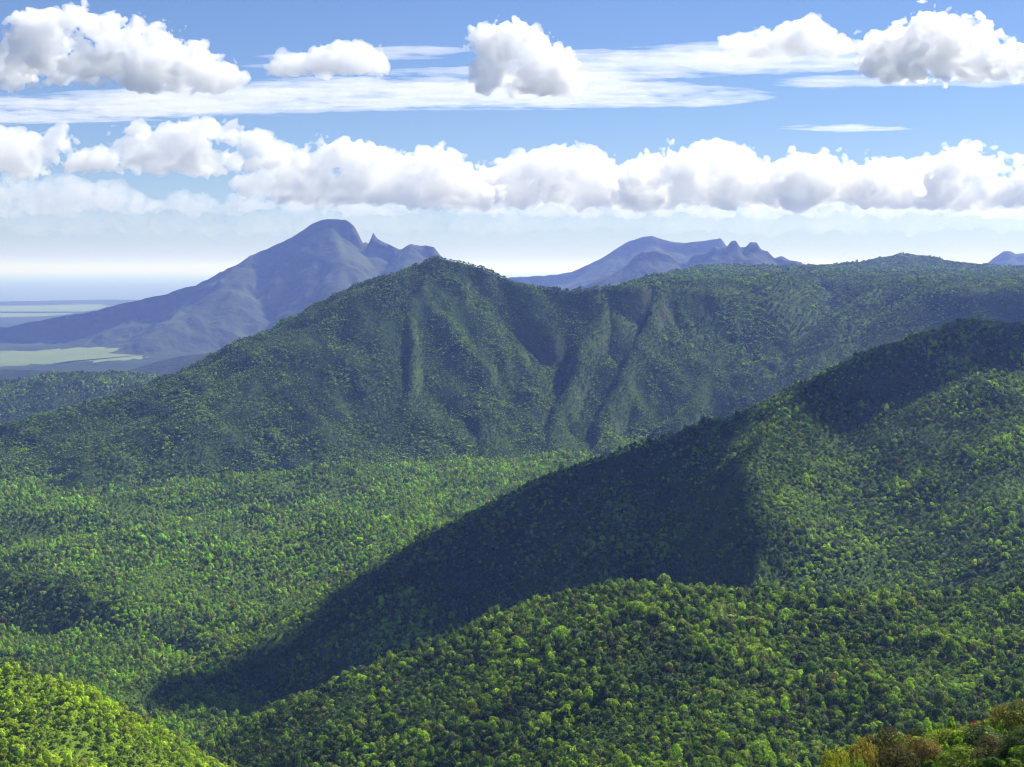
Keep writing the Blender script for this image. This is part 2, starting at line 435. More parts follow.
far("mountain", [Ridge([(560, 295, YC), (590, 284, YC), (620, 270, YC), (634, 257, YC, .7), (643, 250.5, YC, .8), (655, 249, YC, .9), (668, 253, YC, .8), (681, 262, YC, .7), (688, 261, YC, .7), (695, 254, YC, .7), (702, 252, YC, .8), (709, 250.5, YC, .8), (715, 246, YC, .8), (721, 248.5, YC, .8), (727, 246.5, YC, .9), (731, 241, YC, 1),
                        (736, 240.5, YC, 1), (740, 247, YC, 1), (746, 246.5, YC, 1), (750, 241.5, YC, 1), (757, 242.5, YC, 1), (761, 249, YC, 1), (768, 250, YC, .9), (774, 256, YC, .9), (782, 256.5, YC, .8), (790, 261, YC, .8), (802, 261.5, YC, .8), (808, 270, YC), (870, 285, YC)], 100, 0.7, 0.5, 2, 70, 3.5)],
    (-200, 3600, 10500, 12400), 13, "jagged blue far peaks standing behind the plateau rim", det=(22, 200), warp=(12, 260), seed=24, fine=(30, 90))
YD = 14500
far("mountain", [Ridge([(960, 275, YD), (985, 265, YD), (996, 257, YD), (1004, 251, YD, .8), (1009, 251, YD, .8), (1016, 254.5, YD), (1024, 253, YD), (1060, 262, YD), (1120, 280, YD)], 100, 0.4, 0.4, 8, 90, 2.5)],
    (4200, 7200, 13400, 15600), 26, "small pale far peak at the right edge of the picture", det=(24, 700), warp=(0, 700), seed=25)
far("hill", [Ridge([(110, 384, 7300), (140, 369, 7300), (185, 356, 7300), (240, 350, 7300), (300, 343, 7300), (420, 335, 7300)], 0, 0.3, 0.3, 40)],
    (-2600, 600, 6000, 8500), 35, "dark blue wooded foothill between the pale field and the pointed mountain", det=(12, 400), warp=(40, 600), seed=26, fine=(8, 90), mat=MT_wood)
far("hill", [Ridge([(-200, 372, 7000), (-60, 369, 7000), (20, 370, 7000), (80, 372, 6900), (150, 380, 6800)], 0, 0.3, 0.3, 40)],
    (-4800, -1500, 5800, 8000), 35, "low dark foothill in front of the pale field at the left edge", det=(8, 400), warp=(40, 600), seed=27, fine=(8, 90), mat=MT_wood)

# lowland plain, fields and sea
def plane(name, corners, z, mat, label, cat, ragged=0.0):
    if ragged:
        g = np.random.default_rng(len(corners)); out = []
        for a, b in zip(corners, corners[1:] + corners[:1]):
            for t in np.linspace(0, 1, 9)[:-1]:
                out.append((a[0] + (b[0] - a[0]) * t + g.normal() * ragged, a[1] + (b[1] - a[1]) * t + g.normal() * ragged * 3))
        corners = out
    V = [(x, y, z) for x, y in corners]
    n = len(V)
    me = bpy.data.meshes.new(name); me.from_pydata(V, [], [list(range(n))]); me.update(); me.materials.append(mat)
    o = link(name, me); tag(o, label, cat, None, 'structure'); return o
coast = [(-16000, 24300), (-11000, 25200), (-9000, 24600), (-7600, 26200), (-5200, 25600), (-3500, 27500), (0, 30000), (9000, 31000), (20000, 30500)]
plane("ground", [(-16000, -4000), (20000, -4000)] + coast[::-1], 12, MT_plain, "dark green coastal plain around the blue mountain", "plain")
def Yat(py, z): return (CAMZ - z) * FPX / (py - HY)
def ground_poly(pts, z): return [((px - 512) / FPX * Yat(py, z), Yat(py, z)) for px, py in pts]
plane("field", ground_poly([(-60, 352), (40, 350), (95, 347), (125, 349), (140, 353), (152, 357), (120, 361), (60, 363), (20, 365), (-60, 368)], 14), 14, MT_field, "larger pale green cane field in front of the blue mountain", "field", 28.0)
plane("field", ground_poly([(-60, 306), (40, 305.5), (100, 304), (112, 306), (85, 312), (50, 316), (-60, 319)], 14), 14, MT_field, "farther pale cane field near the coast at the left edge", "field", 28.0)
plane("field", ground_poly([(150, 350), (200, 348.5), (235, 350.5), (190, 352.5)], 14), 14, MT_field, "narrow strip of pale field at the foot of the blue mountain", "field", 28.0)
m, t, out = nodes_of("sea_water")
b = t.nodes.new("ShaderNodeBsdfPrincipled"); b.inputs["Base Color"].default_value = (0.11, 0.135, 0.18, 1); b.inputs["Roughness"].default_value = 0.35
t.links.new(b.outputs[0], out.inputs[0])
plane("sea", [(-300000, -20000), (300000, -20000), (300000, 300000), (-300000, 300000)], 0, m, "hazy blue sea along the horizon", "sea")

# ------------------------------------------------------------------ tree models
def leaf_mat(name, source):
    m, t, out = nodes_of(name)
    N, Lk = t.nodes.new, t.links.new
    if source == 'instancer':
        a = N("ShaderNodeAttribute"); a.attribute_type = 'INSTANCER'; a.attribute_name = "tint"; c = a.outputs["Color"]
    else:
        a = N("ShaderNodeObjectInfo"); c = a.outputs["Color"]
    v = N("ShaderNodeAttribute"); v.attribute_type = 'GEOMETRY'; v.attribute_name = "leafvar"
    mx = N("ShaderNodeMix"); mx.data_type = 'RGBA'; mx.blend_type = 'MULTIPLY'; mx.inputs[0].default_value = 1.0
    Lk(c, mx.inputs[6]); Lk(v.outputs["Color"], mx.inputs[7])
    bs = N("ShaderNodeBsdfPrincipled"); bs.inputs["Roughness"].default_value = 0.6; bs.inputs["Specular IOR Level"].default_value = 0.12
    tr = N("ShaderNodeBsdfTranslucent")
    yl = N("ShaderNodeMix"); yl.data_type = 'RGBA'; yl.blend_type = 'MULTIPLY'; yl.inputs[0].default_value = 1.0; yl.inputs[7].default_value = (1.5, 1.4, 0.8, 1)
    Lk(mx.outputs[2], yl.inputs[6])
    Lk(mx.outputs[2], bs.inputs["Base Color"]); Lk(yl.outputs[2], tr.inputs["Color"])
    ms = N("ShaderNodeMixShader"); ms.inputs[0].default_value = 0.4
    Lk(bs.outputs[0], ms.inputs[1]); Lk(tr.outputs[0], ms.inputs[2]); Lk(ms.outputs[0], out.inputs["Surface"])
    return m
LEAF_I, LEAF_O = leaf_mat("forest_leaves", 'instancer'), leaf_mat("tree_leaves", 'object')
m, t, out = nodes_of("bark")
b = t.nodes.new("ShaderNodeBsdfPrincipled"); b.inputs["Roughness"].default_value = 0.9
nz = t.nodes.new("ShaderNodeTexNoise"); nz.inputs["Scale"].default_value = 6.0
rp = t.nodes.new("ShaderNodeValToRGB"); rp.color_ramp.elements[0].color = (0.09, 0.07, 0.05, 1); rp.color_ramp.elements[1].color = (0.24, 0.21, 0.17, 1)
t.links.new(nz.outputs[0], rp.inputs[0]); t.links.new(rp.outputs[0], b.inputs["Base Color"]); t.links.new(b.outputs[0], out.inputs[0])
BARK = m

def rnd_unit(n, g): 
    v = g.normal(size=(n, 3)); return v / np.linalg.norm(v, axis=1)[:, None]

def quads(c, nrm, w, l, g):
    """leaf sprays: one small quad at every c, facing nrm"""
    n = len(c)
    r = rnd_unit(n, g)
    u = np.cross(nrm, r); u /= np.linalg.norm(u, axis=1)[:, None] + 1e-9
    v = np.cross(nrm, u)
    w = (w * (0.6 + 0.8 * g.random(n)))[:, None]; l = (l * (0.6 + 0.8 * g.random(n)))[:, None]
    bend = nrm * (l * 0.35)
    P = np.stack([c - u * w * .35 - v * l, c + u * w + bend * .3, c + u * w * .35 + v * l, c - u * w + bend * .3], 1)
    return P.reshape(-1, 3), np.arange(4 * n).reshape(-1, 4)

def crown_broad(seed, nlobe, nq, leaf, spread=0.62, zc=1.15, flat=0.75):
    g = np.random.default_rng(seed)
    V, cnt = [], 0
    lob = [(0, 0, zc + 0.12, 0.62)]
    for i in range(nlobe):
        a = 2 * np.pi * (i + g.random() * 0.7) / nlobe
        rr = spread * (0.6 + 0.55 * g.random())
        lob.append((rr * math.cos(a), rr * math.sin(a), zc + g.uniform(-0.32, 0.22), g.uniform(0.3, 0.52)))
    tot = sum(l[3] ** 2 for l in lob)
    cs, ns = [], []
    for x, y, z, r in lob:
        k = max(4, int(nq * r * r / tot))
        d = rnd_unit(k, g)
        d[:, 2] = np.where(d[:, 2] < -0.35, -d[:, 2], d[:, 2])
        rad = r * (0.72 + 0.36 * g.random(k))
        cs.append(np.array([x, y, z]) + d * rad[:, None] * np.array([1, 1, flat]))
        nn = d + 0.42 * rnd_unit(k, g) + np.array([0, 0, 0.15]); ns.append(nn / np.linalg.norm(nn, axis=1)[:, None])
    c, n = np.concatenate(cs), np.concatenate(ns)
    v, f = quads(c, n, leaf * 0.62, leaf, g)
    return v, f, g

def crown_spiky(seed, nheads, nbl, length, width):
    g = np.random.default_rng(seed)
    V, Fc, k = [], [], 0
    for h in range(nheads):
        if h == 0: hc = np.array([0, 0, 1.3])
        else:
            a = g.random() * 6.28; hc = np.array([0.5 * math.cos(a), 0.5 * math.sin(a), 0.95 + 0.45 * g.random()])
        for b in range(nbl):
            a = g.random() * 6.28; up = g.uniform(-0.25, 1.25)
            d = np.array([math.cos(a) * math.cos(up), math.sin(a) * math.cos(up), math.sin(up)])
            s = np.array([-math.sin(a), math.cos(a), 0]) * width
            L = length * g.uniform(0.7, 1.15)
            p0 = hc + d * 0.05; p1 = hc + d * L * 0.55; p2 = hc + d * L * 0.95 + np.array([0, 0, -0.28 * L * math.cos(up)])
            V += [p0 - s * .5, p0 + s * .5, p1 + s, p1 - s, p2 + s * .15, p2 - s * .15]
            Fc += [[k, k + 1, k + 2, k + 3], [k + 3, k + 2, k + 4, k + 5]]; k += 6
    return np.array(V), np.array(Fc), g

def trunk_geo(seed, h=1.1, r=0.07, limbs=3):
    g = np.random.default_rng(seed)
    V, Fc = [], []
    def tube(p, q, r0, r1, n=5):
        p, q = np.array(p, float), np.array(q, float)
        d = (q - p) / np.linalg.norm(q - p); u = np.cross(d, [0.3, 1, 0.2]); u /= np.linalg.norm(u); w = np.cross(d, u)
        k = len(V)
        for c, rr in ((p, r0), (q, r1)):
            for i in range(n):
                a = 2 * math.pi * i / n; V.append(c + rr * (u * math.cos(a) + w * math.sin(a)))
        for i in range(n): Fc.append([k + i, k + (i + 1) % n, k + n + (i + 1) % n, k + n + i])
    tip = (g.uniform(-.08, .08), g.uniform(-.08, .08), h * .62)
    tube((0, 0, -0.35), tip, r, r * .7)
    for i in range(limbs):
        a = 6.28 * (i + g.random()) / limbs
        tube(tip, (0.42 * math.cos(a), 0.42 * math.sin(a), h * g.uniform(.95, 1.15)), r * .55, r * .2, 4)
    return np.array(V), np.array(Fc)

def leaf_mesh(name, geo, mat, var=0.45):
    v, f, g = geo
    me = mesh_from(name, v, f, mat, False)
    ca = me.attributes.new("leafvar", 'FLOAT_COLOR', 'FACE')
    k = (1 - var + 2 * var * g.random(len(f)))[:, None]
    hue = 1 + 0.16 * (g.random((len(f), 1)) - 0.5) * np.array([[1.6, 0.0, -1.0]])
    ca.data.foreach_set("color", np.concatenate([k * hue, np.ones((len(f), 1))], 1).astype(np.float32).ravel())
    return me

# (crown geometry, trunk) for the forest at two levels of detail
def combined(name, geo, tr, mat):
    v, f, g = geo; tv, tf = tr
    me = leaf_mesh(name, (np.concatenate([v, tv]), np.concatenate([f, tf + len(v)]), g), mat)
    me.materials.append(BARK)
    mi = np.zeros(len(f) + len(tf), dtype=np.int32); mi[len(f):] = 1
    me.polygons.foreach_set("material_index", mi)
    return me
PROTO = []
def proto(geo, tr): 
    o = bpy.data.objects.new("forest_tree", combined("forest_tree", geo, tr, LEAF_I)); PROTO.append(o)
for s in range(5): proto(crown_broad(100 + s, 4 + s % 3, 170, 0.215, 0.5 + 0.05 * s), trunk_geo(s))            # 0-4 round broadleaf, near
for s in range(2): proto(crown_spiky(120 + s, 3, 26, 0.66, 0.10), trunk_geo(20 + s))                          # 5-6 spiky heads, near
for s in range(2): proto(crown_broad(140 + s, 3, 130, 0.20, 0.32, 1.35, 1.35), trunk_geo(30 + s, 1.3))         # 7-8 tall narrow, near
for s in range(4): proto(crown_broad(160 + s, 4, 84, 0.30, 0.55), trunk_geo(40 + s, limbs=1))                  # 9-12 far broadleaf
for s in range(1): proto(crown_spiky(180 + s, 2, 22, 0.66, 0.12), trunk_geo(50 + s, limbs=1))                  # 13 far spiky
for s in range(2): proto(crown_broad(190 + s, 3, 70, 0.28, 0.3, 1.35, 1.35), trunk_geo(60 + s, limbs=1))       # 14-15 far tall

# ------------------------------------------------------------------ forest points
def owner(X, Y):
    H = np.stack([m.h(X, Y) for m in NEAR]); return H.argmax(0), H.max(0)

NA, TANMAX = 900, (512 + 90) / FPX
def sky_line():
    """steepest line of sight met so far, per bearing and distance, to leave out trees wholly hidden behind hills"""
    tx = np.linspace(-TANMAX, TANMAX, NA)
    ys = [20.0]
    while ys[-1] < 9000: ys.append(ys[-1] + max(6.0, ys[-1] * 0.006))
    ys = np.array(ys)
    T, YY = np.meshgrid(tx, ys)
    H = envelope(T * YY, YY)
    el = (H - CAMZ) / YY
    mx = np.maximum.accumulate(el, axis=0)
    return tx, ys, np.vstack([np.full((1, NA), -9.0), mx[:-1]])
TX, YS, MAXEL = sky_line()
def visible(X, Y, Z, slack):
    ti = np.clip(np.round((X / Y + TANMAX) / (2 * TANMAX) * (NA - 1)).astype(int), 0, NA - 1)
    yi = np.clip(np.searchsorted(YS, Y) - 1, 0, len(YS) - 1)
    return ((Z + slack - CAMZ) / Y >= MAXEL[yi, ti]) & (np.abs(X / Y) < TANMAX)

def scatter(y0, y1, step):
    xs = []; ys = []
    rows = np.arange(y0, y1, step)
    for r in rows:
        w = TANMAX * r
        n = int(2 * w / step)
        x = np.linspace(-w, w, n) + RNG.uniform(-.5, .5, n) * step * 1.1
        xs.append(x); ys.append(r + RNG.uniform(-.5, .5, n) * step * 1.1)
    return np.concatenate(xs), np.concatenate(ys)

PX, PY_, PZ, PK, PS, PT, PO = [], [], [], [], [], [], []
def add_band(y0, y1, step, size, near, only=None):
    X, Y = scatter(y0, y1, step)
    own, H = owner(X, Y)
    keep = visible(X, Y, H, 16.0 + 0.004 * Y)
    keep &= (own != 0) if only is None else (own == only)
    X, Y, own, H = X[keep], Y[keep], own[keep], H[keep]
    e = 4.0
    gx = (envelope(X + e, Y) - H) / e; gy = (envelope(X, Y + e) - H) / e
    slope = np.hypot(gx, gy)
    cl = fbm2(X, Y, 70, 3, 0.5, 31.0); cl2 = fbm2(X, Y, 22, 2, 0.5, 32.0); cl3 = fbm2(X, Y, 260, 3, 0.5, 33.0)
    keep = (RNG.random(len(X)) > smooth(1.8, 3.0, slope) * 0.5)
    keep &= (RNG.random(len(X)) < np.where(own == 8, 0.93, np.where((own == 3) | (own == 4) | (own == 7), 0.97, 0.82)))
    X, Y, own, H, cl, cl2, cl3, slope = [q[keep] for q in (X, Y, own, H, cl, cl2, cl3, slope)]
    n = len(X)
    r = RNG.random(n); r2 = RNG.random(n)
    k = np.zeros(n, int)
    sp = r < np.where(own == 1, 0.30, 0.14); tl = (r > 0.85) | ((own == 8) & (r > 0.6))
    if near:
        k = (r2 * 5).astype(int); k[sp] = 5 + (r2[sp] * 2).astype(int); k[tl] = 7 + (r2[tl] * 2).astype(int)
    else:
        k = 9 + (r2 * 4).astype(int); k[sp] = 13; k[tl] = 14 + (r2[tl] * 2).astype(int)
    sc = size * (0.55 + 0.75 * RNG.random(n) ** 1.3) * np.clip(1 + 0.7 * fbm2(X, Y, 95, 2, 0.5, 41.0) + 0.3 * cl, 0.5, 1.5)
    sc = np.where(RNG.random(n) < 0.05, sc * 1.45, sc)
    sc = np.where(own == 5, sc * 0.85, np.where(own == 8, sc * 1.12, sc))
    sc *= 1 - 0.25 * smooth(1.2, 2.2, slope)
    # leaf colours: dark and light kinds growing in patches
    dark = np.array([0.034, 0.076, 0.012]); mid = np.array([0.090, 0.185, 0.012]); light = np.array([0.255, 0.400, 0.018]); pale = np.array([0.22, 0.27, 0.06]); grey = np.array([0.085, 0.115, 0.060])
    q = np.clip(0.5 + 0.9 * cl + 0.55 * cl3 + RNG.normal(size=n) * np.where((own == 1) | (own == 3), 0.36, 0.26), 0, 1)
    q = np.where(own == 8, np.clip(q * 0.8 + 0.38, 0, 1), q); q = np.where(own == 5, np.clip(q * 0.4 + 0.7, 0, 1), q)
    q = np.where((own == 3) | (own == 4), 0.06 + 0.75 * q, q); q = np.where((own == 3) & (H < 270), q + 0.28 * smooth(270, 190, H), q)
    gx_, gy_, _ = P3(835, 512, 1490)
    glade = np.clip(smooth(0.28, 0.42, fbm2(X, Y, 130, 2, 0.5, 51.0)) * ((own == 2) | (own == 1)) * 0.7 + np.exp(-((X - gx_) / 55) ** 2 - ((Y - gy_) / 90) ** 2) * 1.3, 0, 1)
    q = np.clip(q + 0.6 * glade, 0, 1); sc = sc * (1 - 0.12 * glade)
    c = np.where(q[:, None] < 0.5, dark + (mid - dark) * (q[:, None] * 2), mid + (light - mid) * (q[:, None] * 2 - 1))
    s = RNG.random(n)
    c[s > 0.955] = pale; c[s < 0.05] = grey
    c[(s > 0.952) & (s <= 0.955)] = (0.13, 0.075, 0.03)
    pv = (own == 8) & (RNG.random(n) < 0.30); c[pv] = np.array([0.24, 0.29, 0.050]); ol = RNG.random(n) < np.where(own == 5, 0.0, np.where(own == 1, 0.22, 0.10)); c[ol] = c[ol] * 0.5 + np.array([0.060, 0.066, 0.016]) * (0.6 + q[ol, None]); c[own == 8] *= np.array([1.12, 1.22, 1.0]); c[own == 2] *= np.array([1.25, 1.18, 1.0]); c[own == 3] *= np.array([1.15, 1.12, 1.0]); c[own == 5] *= np.array([1.5, 1.3, 1.0])
    c *= (0.62 + 0.76 * RNG.random((n, 1)))
    PX.append(X); PY_.append(Y); PZ.append(H); PK.append(k); PS.append(sc); PT.append(c); PO.append(own)

add_band(430, 760, 3.6, 2.6, True)
add_band(760, 1150, 3.8, 2.65, True)
add_band(1150, 1750, 4.0, 2.4, True)
add_band(520, 1130, 2.7, 1.15, True, 1)
add_band(1750, 2500, 4.7, 2.7, False)
add_band(2500, 3500, 4.7, 2.7, False)
add_band(3500, 5000, 7.5, 4.0, False)
add_band(2650, 3950, 4.4, 2.2, False, 3)
add_band(640, 960, 1.9, 1.05, True, 5)
add_band(95, 230, 1.1, 0.62, True, 0)
add_band(5000, 7400, 10, 5.0, False)
PX, PY_, PZ, PK, PS, PT, PO = [np.concatenate(q) for q in (PX, PY_, PZ, PK, PS, PT, PO)]
PR = RNG.random(len(PX)) * 6.283
PZs = PS * (0.95 + 0.75 * RNG.random(len(PX)) ** 1.5) * np.where((PO == 3) | (PO == 4), 0.72, 1.0)
print("forest trees", len(PX))

# the trees that show largest become things of their own
top_row = HY + FPX * (CAMZ - (PZ + 1.6 * PZs)) / PY_
col_px = 512 + FPX * PX / PY_
infr = (PO != 0) & (PS > 1.4) & (col_px > 0) & (col_px < 1024) & (top_row < 764) & (top_row > 300)
size_px = np.where(infr & visible(PX, PY_, PZ, 3.0), PS / PY_, 0)
order = np.argsort(-size_px)[:280]
single = np.zeros(len(PX), bool); single[order] = True
single &= size_px > 0

def forest(name, sel, label):
    idx = np.nonzero(sel)[0]
    me = bpy.data.meshes.new(name)
    me.vertices.add(len(idx))
    me.vertices.foreach_set("co", np.stack([PX[idx], PY_[idx], PZ[idx]], 1).astype(np.float32).ravel())
    def att(n, ty, key, data):
        a = me.attributes.new(n, ty, 'POINT'); a.data.foreach_set(key, np.ascontiguousarray(data).ravel())
    att("rot", 'FLOAT_VECTOR', "vector", np.stack([RNG.normal(size=len(idx)) * .07, RNG.normal(size=len(idx)) * .07, PR[idx]], 1).astype(np.float32))
    att("scl", 'FLOAT_VECTOR', "vector", np.stack([PS[idx], PS[idx], PZs[idx]], 1).astype(np.float32))
    att("kind", 'INT', "value", PK[idx].astype(np.int32))
    att("tint", 'FLOAT_COLOR', "color", np.concatenate([PT[idx], np.ones((len(idx), 1))], 1).astype(np.float32))
    o = link(name, me)
    g = bpy.data.node_groups.new("forest_scatter", 'GeometryNodeTree')
    g.interface.new_socket("Geometry", in_out='INPUT', socket_type='NodeSocketGeometry')
    g.interface.new_socket("Geometry", in_out='OUTPUT', socket_type='NodeSocketGeometry')
    N, Lk = g.nodes.new, g.links.new
    gi, go = N("NodeGroupInput"), N("NodeGroupOutput")
    m2p = N("GeometryNodeMeshToPoints"); Lk(gi.outputs[0], m2p.inputs[0])
    iop = N("GeometryNodeInstanceOnPoints"); Lk(m2p.outputs[0], iop.inputs["Points"])
    g2i = N("GeometryNodeGeometryToInstance")
    for p in reversed(PROTO):
        oi = N("GeometryNodeObjectInfo"); oi.inputs["Object"].default_value = p; oi.inputs["As Instance"].default_value = False
        Lk(oi.outputs["Geometry"], g2i.inputs[0])
    Lk(g2i.outputs[0], iop.inputs["Instance"])
    iop.inputs["Pick Instance"].default_value = True
    def named(n, ty):
        a = N("GeometryNodeInputNamedAttribute"); a.data_type = ty; a.inputs["Name"].default_value = n; return a.outputs["Attribute"]
    Lk(named("kind", 'INT'), iop.inputs["Instance Index"])
    Lk(named("rot", 'FLOAT_VECTOR'), iop.inputs["Rotation"])
    Lk(named("scl", 'FLOAT_VECTOR'), iop.inputs["Scale"])
    Lk(iop.outputs[0], go.inputs[0])
    md = o.modifiers.new("scatter", 'NODES'); md.node_group = g
    tag(o, label, "forest", None, 'stuff')
    return o
forest("forest", ~single, "dense green forest covering the hills, the valley floor and the mountain slopes")

# single trees on the nearest hill
def crown_obj(name, me, parent, tint):
    o = link(name, me, parent); o.color = (*tint, 1); return o
CR = {}
for kd, (nm, sh) in enumerate([("broadleaf_tree", 5), ("spiky_tree", 2), ("slender_tree", 2)]):
    for s in range(sh):
        if kd == 0: geo, tr = crown_broad(300 + s, 4 + s % 3, 520, 0.125, 0.5 + 0.05 * s), trunk_geo(70 + s)
        elif kd == 1: geo, tr = crown_spiky(320 + s, 3, 46, 0.62, 0.055), trunk_geo(80 + s)
        else: geo, tr = crown_broad(340 + s, 3, 420, 0.12, 0.32, 1.35, 1.35), trunk_geo(90 + s, 1.3)
        CR[(kd, s)] = (leaf_mesh("crown", geo, LEAF_O), mesh_from("trunk", tr[0], tr[1], BARK))
NAMES = ["broadleaf_tree", "spiky_tree", "slender_tree"]
def shade_word(c):
    l = c[1]
    if c[0] > c[1]: return "brownish"
    if c[0] / c[1] > 0.9: return "pale olive"
    return "dark green" if l < 0.075 else ("mid green" if l < 0.125 else "yellow-green")
KINDW = ["round broadleaf tree", "tree with spiky leaf heads", "slender upright tree"]
for i in np.nonzero(single)[0]:
    k = PK[i]
    kd, s = (0, k % 5) if k < 5 else ((1, (k - 5) % 2) if k < 7 else (2, (k - 7) % 2))
    r = bpy.data.objects.new(NAMES[kd], None); COL.objects.link(r)
    r.empty_display_size = 0.5
    r.location = (PX[i], PY_[i], PZ[i]); r.rotation_euler = (0, 0, PR[i]); r.scale = (PS[i], PS[i], PZs[i])
    where = "nearest hillside" if PO[i] == 1 else ("bright lower-left slope" if PO[i] == 5 else "lowest slopes")
    w = shade_word(PT[i])
    tag(r, "%s %s near the viewer on the %s" % (w, KINDW[kd], where), "tree", "%s %ss on the %s" % (w, KINDW[kd], where))
    crown_obj("crown", CR[(kd, s)][0], r, PT[i])
    link("trunk", CR[(kd, s)][1], r)

# close bushes on the bank in the lower right corner
def bush(px, Y, rad, top_py, tint, label, seed, nq=3200, leaf=0.046, lobes=11):
    x = (px - 512) / FPX * Y
    z = float(BK.h(np.array([x]), np.array([float(Y)]))[0])
    hgt = max(CAMZ - (top_py - HY) / FPX * Y - z, 1.5)
    r = bpy.data.objects.new("shrub", None); COL.objects.link(r)
    r.location = (x, Y, z - 0.1); r.rotation_euler = (0, 0, seed * 1.3); r.scale = (rad, rad, hgt / 1.45)
    tag(r, label, "bush", "close bushes in the lower right corner")
    geo = crown_broad(400 + seed, lobes, nq, leaf, 0.72, 0.78, 0.95)
    crown_obj("crown", leaf_mesh("crown", geo, LEAF_O, 0.65), r, tint)
    tr = trunk_geo(430 + seed, 0.85, 0.03, 6)
    link("trunk", mesh_from("trunk", tr[0], tr[1], BARK), r)
YG, LG, DK, OR, BR, OL = (0.26, 0.29, 0.022), (0.15, 0.22, 0.02), (0.05, 0.085, 0.018), (0.34, 0.10, 0.03), (0.085, 0.080, 0.022), (0.13, 0.15, 0.022)
bush(838, 150, 1.9, 748, YG, "bright yellow-green bush at the left tip of the corner thicket", 1)
bush(862, 154, 2.1, 737, (0.24, 0.22, 0.03), "golden-topped bush just right of the left tip of the corner thicket", 2)
bush(857, 138, 1.8, 757, LG, "low fresh green bush in front of the golden-topped one at the bottom edge", 3)
bush(888, 158, 2.6, 727, BR, "dark brown twiggy bush, left of the two in the corner thicket", 4)
bush(898, 140, 2.4, 744, BR, "low dark brown bush at the bottom edge below the taller brown one", 5)
bush(922, 150, 2.3, 738, (0.16, 0.12, 0.025), "rusty gold bush between the brown and the green bushes of the corner thicket", 6)
bush(920, 178, 1.7, 727, DK, "small dark green bush behind the rusty gold one in the corner thicket", 7)
bush(950, 157, 2.7, 729, (0.19, 0.24, 0.02), "wide bright green bush with a flat lit top in the corner thicket", 8)
bush(962, 138, 2.6, 745, LG, "green bush at the bottom edge below the flat-topped one", 9)
bush(977, 170, 1.1, 720, OR, "small orange-red bush peeping over the corner thicket", 10)
bush(986, 150, 2.3, 728, DK, "dark green small-leaved bush right of the flat-topped one", 11)
bush(1001, 165, 2.2, 705, (0.20, 0.17, 0.03), "tall bush with yellowed top near the right edge of the picture", 12)
bush(1000, 138, 2.5, 738, BR, "brown shaded bush at the bottom edge below the tall yellowed one", 13)
bush(1022, 156, 2.7, 699, OL, "tallest olive bush of the corner thicket, cut by the right edge", 14)
bush(1026, 136, 2.4, 728, DK, "low dark bush in the very corner at the lower right", 15)

# ------------------------------------------------------------------ clouds: lit volumes inside modelled hulls
def surface_nets(f, org, cell):
    ins = f > 0
    nx, ny, nz = f.shape
    s = np.zeros((nx - 1, ny - 1, nz - 1), int)
    pos = np.zeros((nx - 1, ny - 1, nz - 1, 3)); cnt = np.zeros((nx - 1, ny - 1, nz - 1))
    off = [(i, j, k) for i in (0, 1) for j in (0, 1) for k in (0, 1)]
    sl = lambda o: (slice(o[0], nx - 1 + o[0]), slice(o[1], ny - 1 + o[1]), slice(o[2], nz - 1 + o[2]))
    for a in range(3):
        for o in off:
            if o[a]: continue
            q = list(o); q[a] = 1
            fa, fb = f[sl(o)], f[sl(q)]
            cr = (fa > 0) != (fb > 0)
            t = np.where(cr, fa / np.where(cr, fa - fb, 1), 0)
            for d in range(3): pos[..., d] += np.where(cr, o[d] + (t if d == a else 0), 0)
            cnt += cr
    act = cnt > 0
    vid = -np.ones(act.shape, int); vid[act] = np.arange(act.sum())
    ii = np.argwhere(act)
    V = (ii + pos[act] / cnt[act][:, None]) * cell + org
    faces = []
    for a in range(3):
        b, c = (a + 1) % 3, (a + 2) % 3
        lo = [slice(0, None)] * 3
        sa = [slice(1, -1)] * 3; sa[a] = slice(0, f.shape[a] - 1)
        sb = [slice(1, -1)] * 3; sb[a] = slice(1, f.shape[a])
        ia, ib = ins[tuple(sa)], ins[tuple(sb)]
        idx = np.argwhere(ia != ib)
        if not len(idx): continue
        flip = ia[ia != ib]
        base = idx.copy(); base[:, b] += 1; base[:, c] += 1
        def cellv(db, dc):
            p = base.copy(); p[:, b] += db; p[:, c] += dc
            return vid[p[:, 0], p[:, 1], p[:, 2]]
        q = np.stack([cellv(-1, -1), cellv(0, -1), cellv(0, 0), cellv(-1, 0)], 1)
        q[~flip] = q[~flip][:, ::-1]
        faces.append(q)
    return V, np.concatenate(faces)

def cloud_mat(name, density, aniso=0.5):
    m, t, out = nodes_of(name)
    v = t.nodes.new("ShaderNodeVolumePrincipled")
    v.inputs["Color"].default_value = (0.999, 0.999, 0.999, 1)
    v.inputs["Absorption Color"].default_value = (1, 1, 1, 1)
    v.inputs["Density"].default_value = density
    v.inputs["Density Attribute"].default_value = ""
    v.inputs["Anisotropy"].default_value = aniso
    t.links.new(v.outputs[0], out.inputs["Volume"])
    return m

